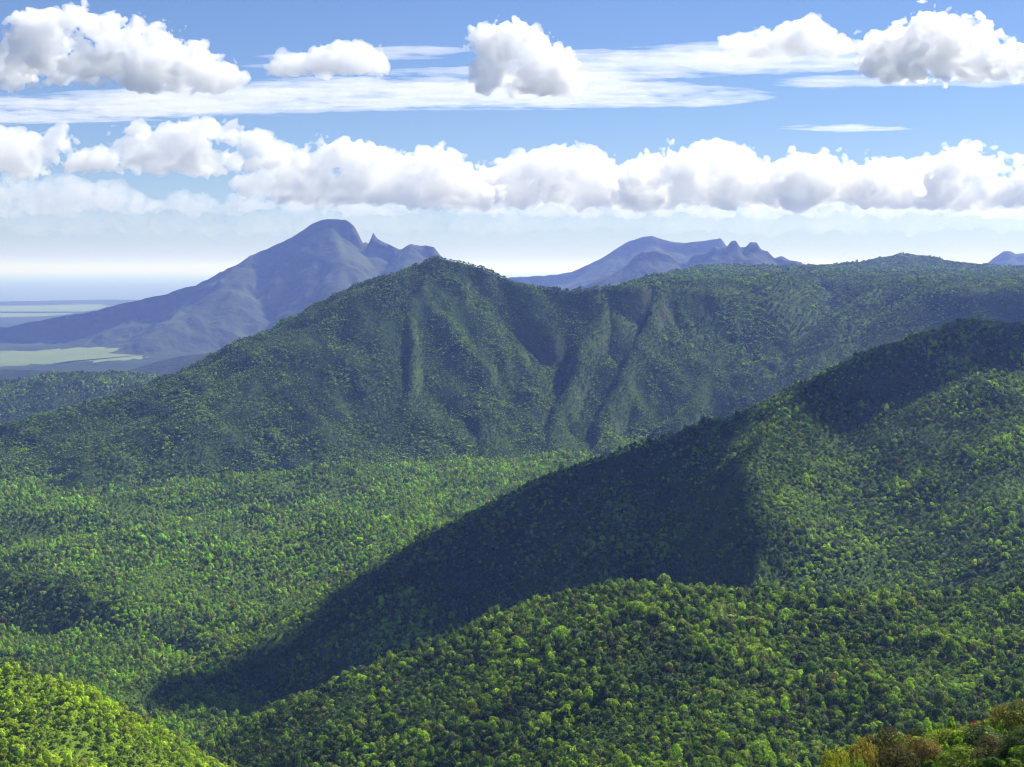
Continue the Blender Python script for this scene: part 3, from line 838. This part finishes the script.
def cloud(label, puffs, D, base_py, density_px, seed, group=None, rough=1.15, cellpx=1.35, depth=1.0, name="cloud"):
    """puffs: (px, py, radius px[, depth shift in px]); everything is converted to metres at distance D"""
    s = D / FPX
    g = np.random.default_rng(seed)
    C = []
    for q in puffs:
        px, py, r = q[:3]
        C.append(((px - 512) * s, D + (g.uniform(-.5, .5) * r * depth if len(q) < 4 else q[3]) * s, CAMZ + (HY - py) * s, r * s))
    C = np.array(C)
    zb = CAMZ + (HY - base_py) * s
    pad = 0.45 * C[:, 3].max() + 4 * cellpx * s
    lo = (C[:, :3] - C[:, 3:]).min(0) - pad; hi = (C[:, :3] + C[:, 3:]).max(0) + pad
    lo[2] = max(lo[2], zb - 6 * cellpx * s)
    cell = cellpx * s
    n = np.ceil((hi - lo) / cell).astype(int) + 1
    ax = [lo[i] + np.arange(n[i]) * cell for i in range(3)]
    G = np.stack(np.meshgrid(*ax, indexing='ij'), -1)
    k = 5 * s
    acc = np.full(G.shape[:3], -1e9); rad = np.zeros(G.shape[:3])
    for c in C:
        d = c[3] - np.sqrt(((G - c[:3]) ** 2 * np.array([1, 1 / (depth ** 2), 1.25])).sum(-1))
        better = d > acc
        rad = np.where(better, c[3], rad)
        m_ = np.maximum(acc, d); acc = m_ + k * np.log(np.exp(np.clip((acc - m_) / k, -50, 0)) + np.exp(np.clip((d - m_) / k, -50, 0)))
    near_s = acc > -pad
    f = acc.copy()
    Q = G[near_s]
    nz = np.zeros(len(Q))
    for lam, a in ((44, 16.0), (22, 13.0), (11, 8.0), (5.6, 4.2), (3.2, 2.0)):
        w = noise3(Q / (lam * s) + seed * 3.7)
        nz += a * s * ((2.2 * np.abs(w) - 0.55) if lam < 40 else w)
    f[near_s] += rough * nz * np.clip(rad[near_s] / (22 * s), 0.25, 1.3)
    # flat, slightly ragged base
    base = zb + s * (9.0 * noise3(np.stack([G[..., 0] / (26 * s), G[..., 1] / (26 * s), np.full(G.shape[:3], seed * 1.7)], -1)) + 5.0 * noise3(G / (9 * s)))
    f = np.minimum(f, (G[..., 2] - base) * 0.8)
    f[0], f[-1] = -1, -1; f[:, 0], f[:, -1] = -1, -1; f[:, :, 0], f[:, :, -1] = -1, -1
    V, Fq = surface_nets(f, lo, cell)
    o = link(name, mesh_from(name, V, Fq, cloud_mat("cloud_vapour", density_px / s)))
    tag(o, label, "cloud", group)
    return o

rr = random.Random(3)
def heap(x0, x1, tops, base, rmin, rmax, n, seed, jag=0.0):
    """random puffs filling a cumulus outline whose top edge is the polyline tops"""
    g = random.Random(seed); out = []
    xs = [t[0] for t in tops]; ys = [t[1] for t in tops]
    for i in range(n):
        x = x0 + (x1 - x0) * (i + g.random()) / n
        ty = float(np.interp(x, xs, ys))
        ty += g.uniform(-0.3, 1.0) * jag
        r = g.uniform(rmin, rmax)
        r = min(r, max(4.0, (base - ty) * 0.55))
        out.append((x, ty + r * 1.02, r))
        if base - ty > 2.4 * r: out.append((x + g.uniform(-6, 6), g.uniform(ty + 2 * r, base - 0.3 * r), r * 1.1))
    return out
# high cumulus near the top of the picture
cloud("white puffy cloud at the upper left with a trailing right end", heap(12, 240, [(12, 42), (30, 24), (55, 8), (85, 12), (110, 12), (135, 20), (160, 24), (178, 40), (205, 58), (240, 74)], 86, 9, 20, 26, 1), 9000, 90, 0.14, 1, depth=0.6)
cloud("rounded white cloud standing alone at the top centre", heap(480, 566, [(476, 48), (490, 32), (515, 26), (540, 36), (556, 56), (570, 78)], 92, 9, 20, 15, 2), 9000, 93, 0.14, 2, depth=0.6)
cloud("bulky white cloud at the upper right corner", heap(872, 1050, [(868, 40), (890, 22), (930, 18), (965, 16), (1000, 28), (1030, 44), (1060, 60)], 80, 9, 20, 22, 3), 9500, 80, 0.14, 3, depth=0.6)
cloud("small torn cloud just left of the bulky upper right cloud", heap(725, 862, [(722, 38), (760, 32), (785, 26), (812, 16), (830, 34), (862, 40)], 52, 4, 10, 18, 4), 9500, 54, 0.09, 4, depth=1.0, rough=1.0)
cloud("small thin cloud between the two big upper clouds", heap(268, 388, [(265, 62), (300, 56), (330, 46), (350, 43), (372, 50), (388, 66)], 76, 4, 11, 15, 5), 9000, 77, 0.09, 5, depth=1.0, rough=1.0)
# the low band of cumulus over the mountains
BAND = [
    ("low bank of cloud at the left edge", [(-40, 128), (0, 126), (30, 132), (60, 130), (72, 146), (80, 160)], 176, 7, 18, 12, 21000),
    ("long flat-topped cloud in the low bank left of the blunt mountain", [(70, 160), (100, 146), (125, 130), (160, 124), (215, 123), (250, 126), (272, 140), (282, 158)], 172, 8, 20, 20, 20000),
    ("paler low cloud below the long flat-topped one", [(-30, 188), (20, 180), (60, 178), (110, 180), (136, 190), (150, 205)], 213, 6, 14, 16, 26000),
    ("billowing cloud above the blunt mountain summit", [(275, 168), (290, 152), (320, 150), (350, 142), (372, 142), (384, 158), (410, 156), (440, 150), (470, 166), (490, 176)], 205, 9, 24, 24, 19000),
    ("low heap of cloud above the pointed green mountain", [(488, 172), (510, 160), (535, 152), (560, 147), (585, 152), (610, 164), (622, 182)], 206, 9, 22, 16, 19500),
    ("broad billowing cloud above the jagged far peaks", [(620, 178), (640, 160), (665, 158), (680, 150), (700, 142), (725, 144), (750, 156), (790, 148), (820, 152), (850, 158), (880, 152), (905, 168), (920, 186)], 206, 9, 26, 32, 18500),
    ("cloud with a raised wisp at the right edge of the low bank", [(915, 190), (930, 176), (945, 158), (965, 150), (1000, 152), (1030, 156), (1070, 160)], 210, 9, 24, 15, 19000),
    ("small cloud filling the gap left of the heap above the pointed mountain", [(436, 190), (466, 173), (500, 168), (532, 182)], 209, 5, 13, 9, 22500),
    ("small cloud squeezed between the heap and the broad billowing cloud", [(588, 192), (612, 172), (636, 166), (658, 184)], 209, 5, 13, 8, 22500),
    ("small bright cloud top standing on the broad billowing cloud", [(690, 154), (706, 142), (730, 139), (752, 154)], 168, 5, 11, 7, 22500),
    ("small cloud joining the long flat-topped cloud to the billowing one", [(236, 180), (262, 162), (288, 157), (310, 174)], 198, 5, 12, 8, 22500),
    ("small low cloud left of the raised wisp at the right edge", [(884, 182), (910, 166), (938, 160), (960, 178)], 207, 5, 12, 8, 22500),
    ("faint distant cloud low behind the blunt mountain", [(150, 204), (190, 196), (240, 194), (300, 188), (340, 190), (380, 200), (420, 204)], 214, 5, 13, 24, 30000),
    ("faint distant cloud low over the jagged far peaks", [(440, 204), (520, 198), (600, 196), (680, 194), (760, 196), (840, 192), (940, 194), (1060, 198)], 216, 5, 14, 40, 30000),
    ("palest veil of distant cloud nearest the horizon on the left", [(-60, 214), (60, 208), (180, 211), (300, 207), (420, 212), (520, 209)], 233, 5, 12, 40, 36000),
    ("palest veil of distant cloud nearest the horizon on the right", [(500, 212), (620, 207), (740, 210), (860, 206), (980, 211), (1090, 208)], 233, 5, 12, 44, 36000),
]
for i, (lb, tops, base, r0, r1, n, D) in enumerate(BAND):
    cloud(lb, heap(tops[0][0], tops[-1][0], tops, base + (i % 3) * 3 - 3, r0 * 0.7, r1 * 0.72, int(n * 1.7), 20 + i, 10), D, base, 0.11 if D < 25000 else (0.045 if D < 32000 else 0.012), 10 + i, "low bank of cumulus over the mountains", depth=0.7)

# thin ice-cloud streaks: sheets whose thickness follows stretched noise
def streak(label, pts, alt, seed, density, tmax):
    """pts: (px, upper py, lower py) outline; lies level at height alt"""
    xs = np.array([p[0] for p in pts]); up = np.array([p[1] for p in pts]); lw = np.array([p[2] for p in pts])
    nx, ny = 620, 130
    gx = np.linspace(xs[0], xs[-1], nx); v = np.linspace(0, 1, ny)
    U = np.interp(gx, xs, up); Lw = np.interp(gx, xs, lw)
    PYG = U[None] + (Lw - U)[None] * v[:, None]; PXG = np.repeat(gx[None], ny, 0)
    Yd = (alt - CAMZ) * FPX / (HY - PYG)
    X = (PXG - 512) / FPX * Yd
    sx, sy = X / 9000, Yd / 1500
    n = 0.6 * fbm2(sx, sy, 1, 3, 0.6, seed) + 0.6 * fbm2(sx * 2.5, sy * 3.5, 1, 4, 0.65, seed + 1) + 0.45 * fbm2(X / 1300, Yd / 800, 1, 3, 0.65, seed + 2)
    edge = np.sin(np.pi * v)[:, None] ** 0.8 * np.clip(np.minimum((gx - xs[0]), (xs[-1] - gx)) / 60, 0, 1)[None]
    T = tmax * np.clip(edge * (0.60 + 2.2 * n) - 0.14, 0, None)
    idx = np.arange(nx * ny).reshape(ny, nx)
    f = np.stack([idx[:-1, :-1], idx[:-1, 1:], idx[1:, 1:], idx[1:, :-1]], -1).reshape(-1, 4)
    pos = (T.ravel() > 0)[f].any(1); f = f[pos]
    z = T.ravel() + 1.0
    top = np.stack([X.ravel(), Yd.ravel(), alt + z * .5], 1); bot = np.stack([X.ravel(), Yd.ravel(), alt - z * .5], 1)
    N0 = nx * ny
    Fc = [f, (f + N0)[:, ::-1]]
    e = np.concatenate([f[:, [0, 1]], f[:, [1, 2]], f[:, [2, 3]], f[:, [3, 0]]])
    key = np.sort(e, 1); kk = key[:, 0].astype(np.int64) * N0 + key[:, 1]
    _, first, cnt = np.unique(kk, return_index=True, return_counts=True)
    be = e[first[cnt == 1]]
    Fc.append(np.stack([be[:, 1], be[:, 0], be[:, 0] + N0, be[:, 1] + N0], 1))
    Fc = np.concatenate(Fc)
    V = np.concatenate([top, bot])
    used = np.zeros(len(V), bool); used[Fc.ravel()] = True; re = np.cumsum(used) - 1
    o = link("streak_cloud", mesh_from("streak_cloud", V[used], re[Fc], cloud_mat("ice_vapour", density, 0.2)))
    tag(o, label, "cloud", "thin streaks of high cloud")
streak("longest thin white streak crossing the upper sky from the left edge", [(-80, 100, 128), (100, 88, 124), (300, 76, 116), (420, 66, 112), (560, 58, 112), (700, 84, 108), (790, 90, 100)], 6500, 2.0, 0.0007, 430)
streak("thin white streak running right from the lone top cloud", [(470, 62, 84), (600, 46, 86), (720, 40, 78), (860, 42, 74), (960, 52, 76), (1080, 60, 80)], 6500, 5.0, 0.0007, 430)
streak("narrow streak between the small thin cloud and the lone top cloud", [(230, 56, 72), (330, 50, 66), (400, 46, 60), (490, 46, 58)], 6500, 8.0, 0.0008, 300)
streak("faint short streak below the upper right cloud", [(760, 76, 90), (860, 74, 86), (960, 76, 88), (1060, 78, 92)], 6500, 11.0, 0.0006, 260)
streak("tiny faint streaks in the clear blue gap", [(770, 122, 134), (830, 124, 131), (870, 123, 131), (920, 124, 132)], 6500, 14.0, 0.0008, 260)

# clouds added overhead, out of the picture, to deepen the shade on the middle ridge
def shade_cloud(label, outline, zc, thick, seed, name="cloud", grow=28):
    """outline: image points with distance; the cloud hangs up the sun's direction from that patch of ground"""
    pts = []
    for px, py, Y in outline:
        x, y, z = P3(px, py, Y)
        kx, ky = SDIR.x / SDIR.z, SDIR.y / SDIR.z
        pts.append((x + (zc - z) * kx, y + (zc - z) * ky))
    pts = np.array(pts)
    lo, hi = pts.min(0) - 60 - grow, pts.max(0) + 60 + grow
    cell = 13.0
    ax = np.arange(lo[0], hi[0], cell); ay = np.arange(lo[1], hi[1], cell); az = np.arange(zc - 40, zc + thick + 120, cell)
    Xg, Yg = np.meshgrid(ax, ay, indexing='ij')
    sd = poly_sd(Xg, Yg, pts) + grow + 34 * fbm2(Xg, Yg, 110, 3, 0.5, seed)
    hgt = thick * (1 - np.exp(-np.maximum(sd, 0) / 25.0))
    G = np.stack(np.meshgrid(ax, ay, az, indexing='ij'), -1)
    b = 30 * noise3(G / 90.0 + seed) + 15 * noise3(G / 40.0 + seed)
    f = np.minimum(np.minimum(hgt[..., None] - (G[..., 2] - zc) + b, (G[..., 2] - zc) + 0.4 * b), sd[..., None] * 1.0 + 0.6 * b)
    f[0], f[-1] = -1, -1; f[:, 0], f[:, -1] = -1, -1; f[:, :, 0], f[:, :, -1] = -1, -1
    V, Fq = surface_nets(f, np.array([lo[0], lo[1], zc - 40.0]), cell)
    o = link(name, mesh_from(name, V, Fq, cloud_mat("cloud_vapour", 0.12)))
    tag(o, label, "cloud", None)
shade_cloud("added unseen cloud overhead, placed to darken the face of the middle ridge",
            [(780, 372, 1930), (756, 436, 1690), (744, 462, 1620), (750, 520, 1500), (762, 590, 1380), (755, 690, 1230), (500, 670, 1330), (360, 700, 1330), (265, 705, 1370), (200, 700, 1410), (232, 662, 1480), (300, 615, 1550), (345, 585, 1600), (405, 548, 1670), (450, 500, 1750), (560, 434, 1850), (640, 408, 1900), (700, 386, 1940)],
            1500, 170, 4.0, grow=6)
shade_cloud("small added unseen cloud overhead, placed to shade the upper end of the middle ridge",
            [(800, 392, 1850), (830, 362, 1910), (870, 342, 1960), (930, 322, 1990), (1024, 312, 2000), (1080, 316, 1980), (1024, 370, 1800), (950, 360, 1830), (900, 384, 1790), (840, 394, 1800)], 1500, 110, 8.0, grow=0)  # second added cloud, there only to darken the steep slope under the crest

# ------------------------------------------------------------------ haze
bm_v = [(-310000, -25000, -1), (310000, -25000, -1), (310000, 310000, -1), (-310000, 310000, -1)]
top = 1015.0
V = bm_v + [(x, y, top) for x, y, _ in bm_v]
Fh = [[3, 2, 1, 0], [4, 5, 6, 7], [0, 1, 5, 4], [1, 2, 6, 5], [2, 3, 7, 6], [3, 0, 4, 7]]
m, t, out = nodes_of("haze_air")
v = t.nodes.new("ShaderNodeVolumePrincipled")
v.inputs["Color"].default_value = (*HAZE_COLOR, 1)
v.inputs["Absorption Color"].default_value = (1, 1, 1, 1)
v.inputs["Density"].default_value = HAZE_DENSITY
v.inputs["Density Attribute"].default_value = ""
v.inputs["Anisotropy"].default_value = 0.2
t.links.new(v.outputs[0], out.inputs["Volume"])
h = link("haze", mesh_from("haze", V, Fh, m, False))
tag(h, "blue haze filling the air over the valley and the plain", "haze", None, 'stuff')
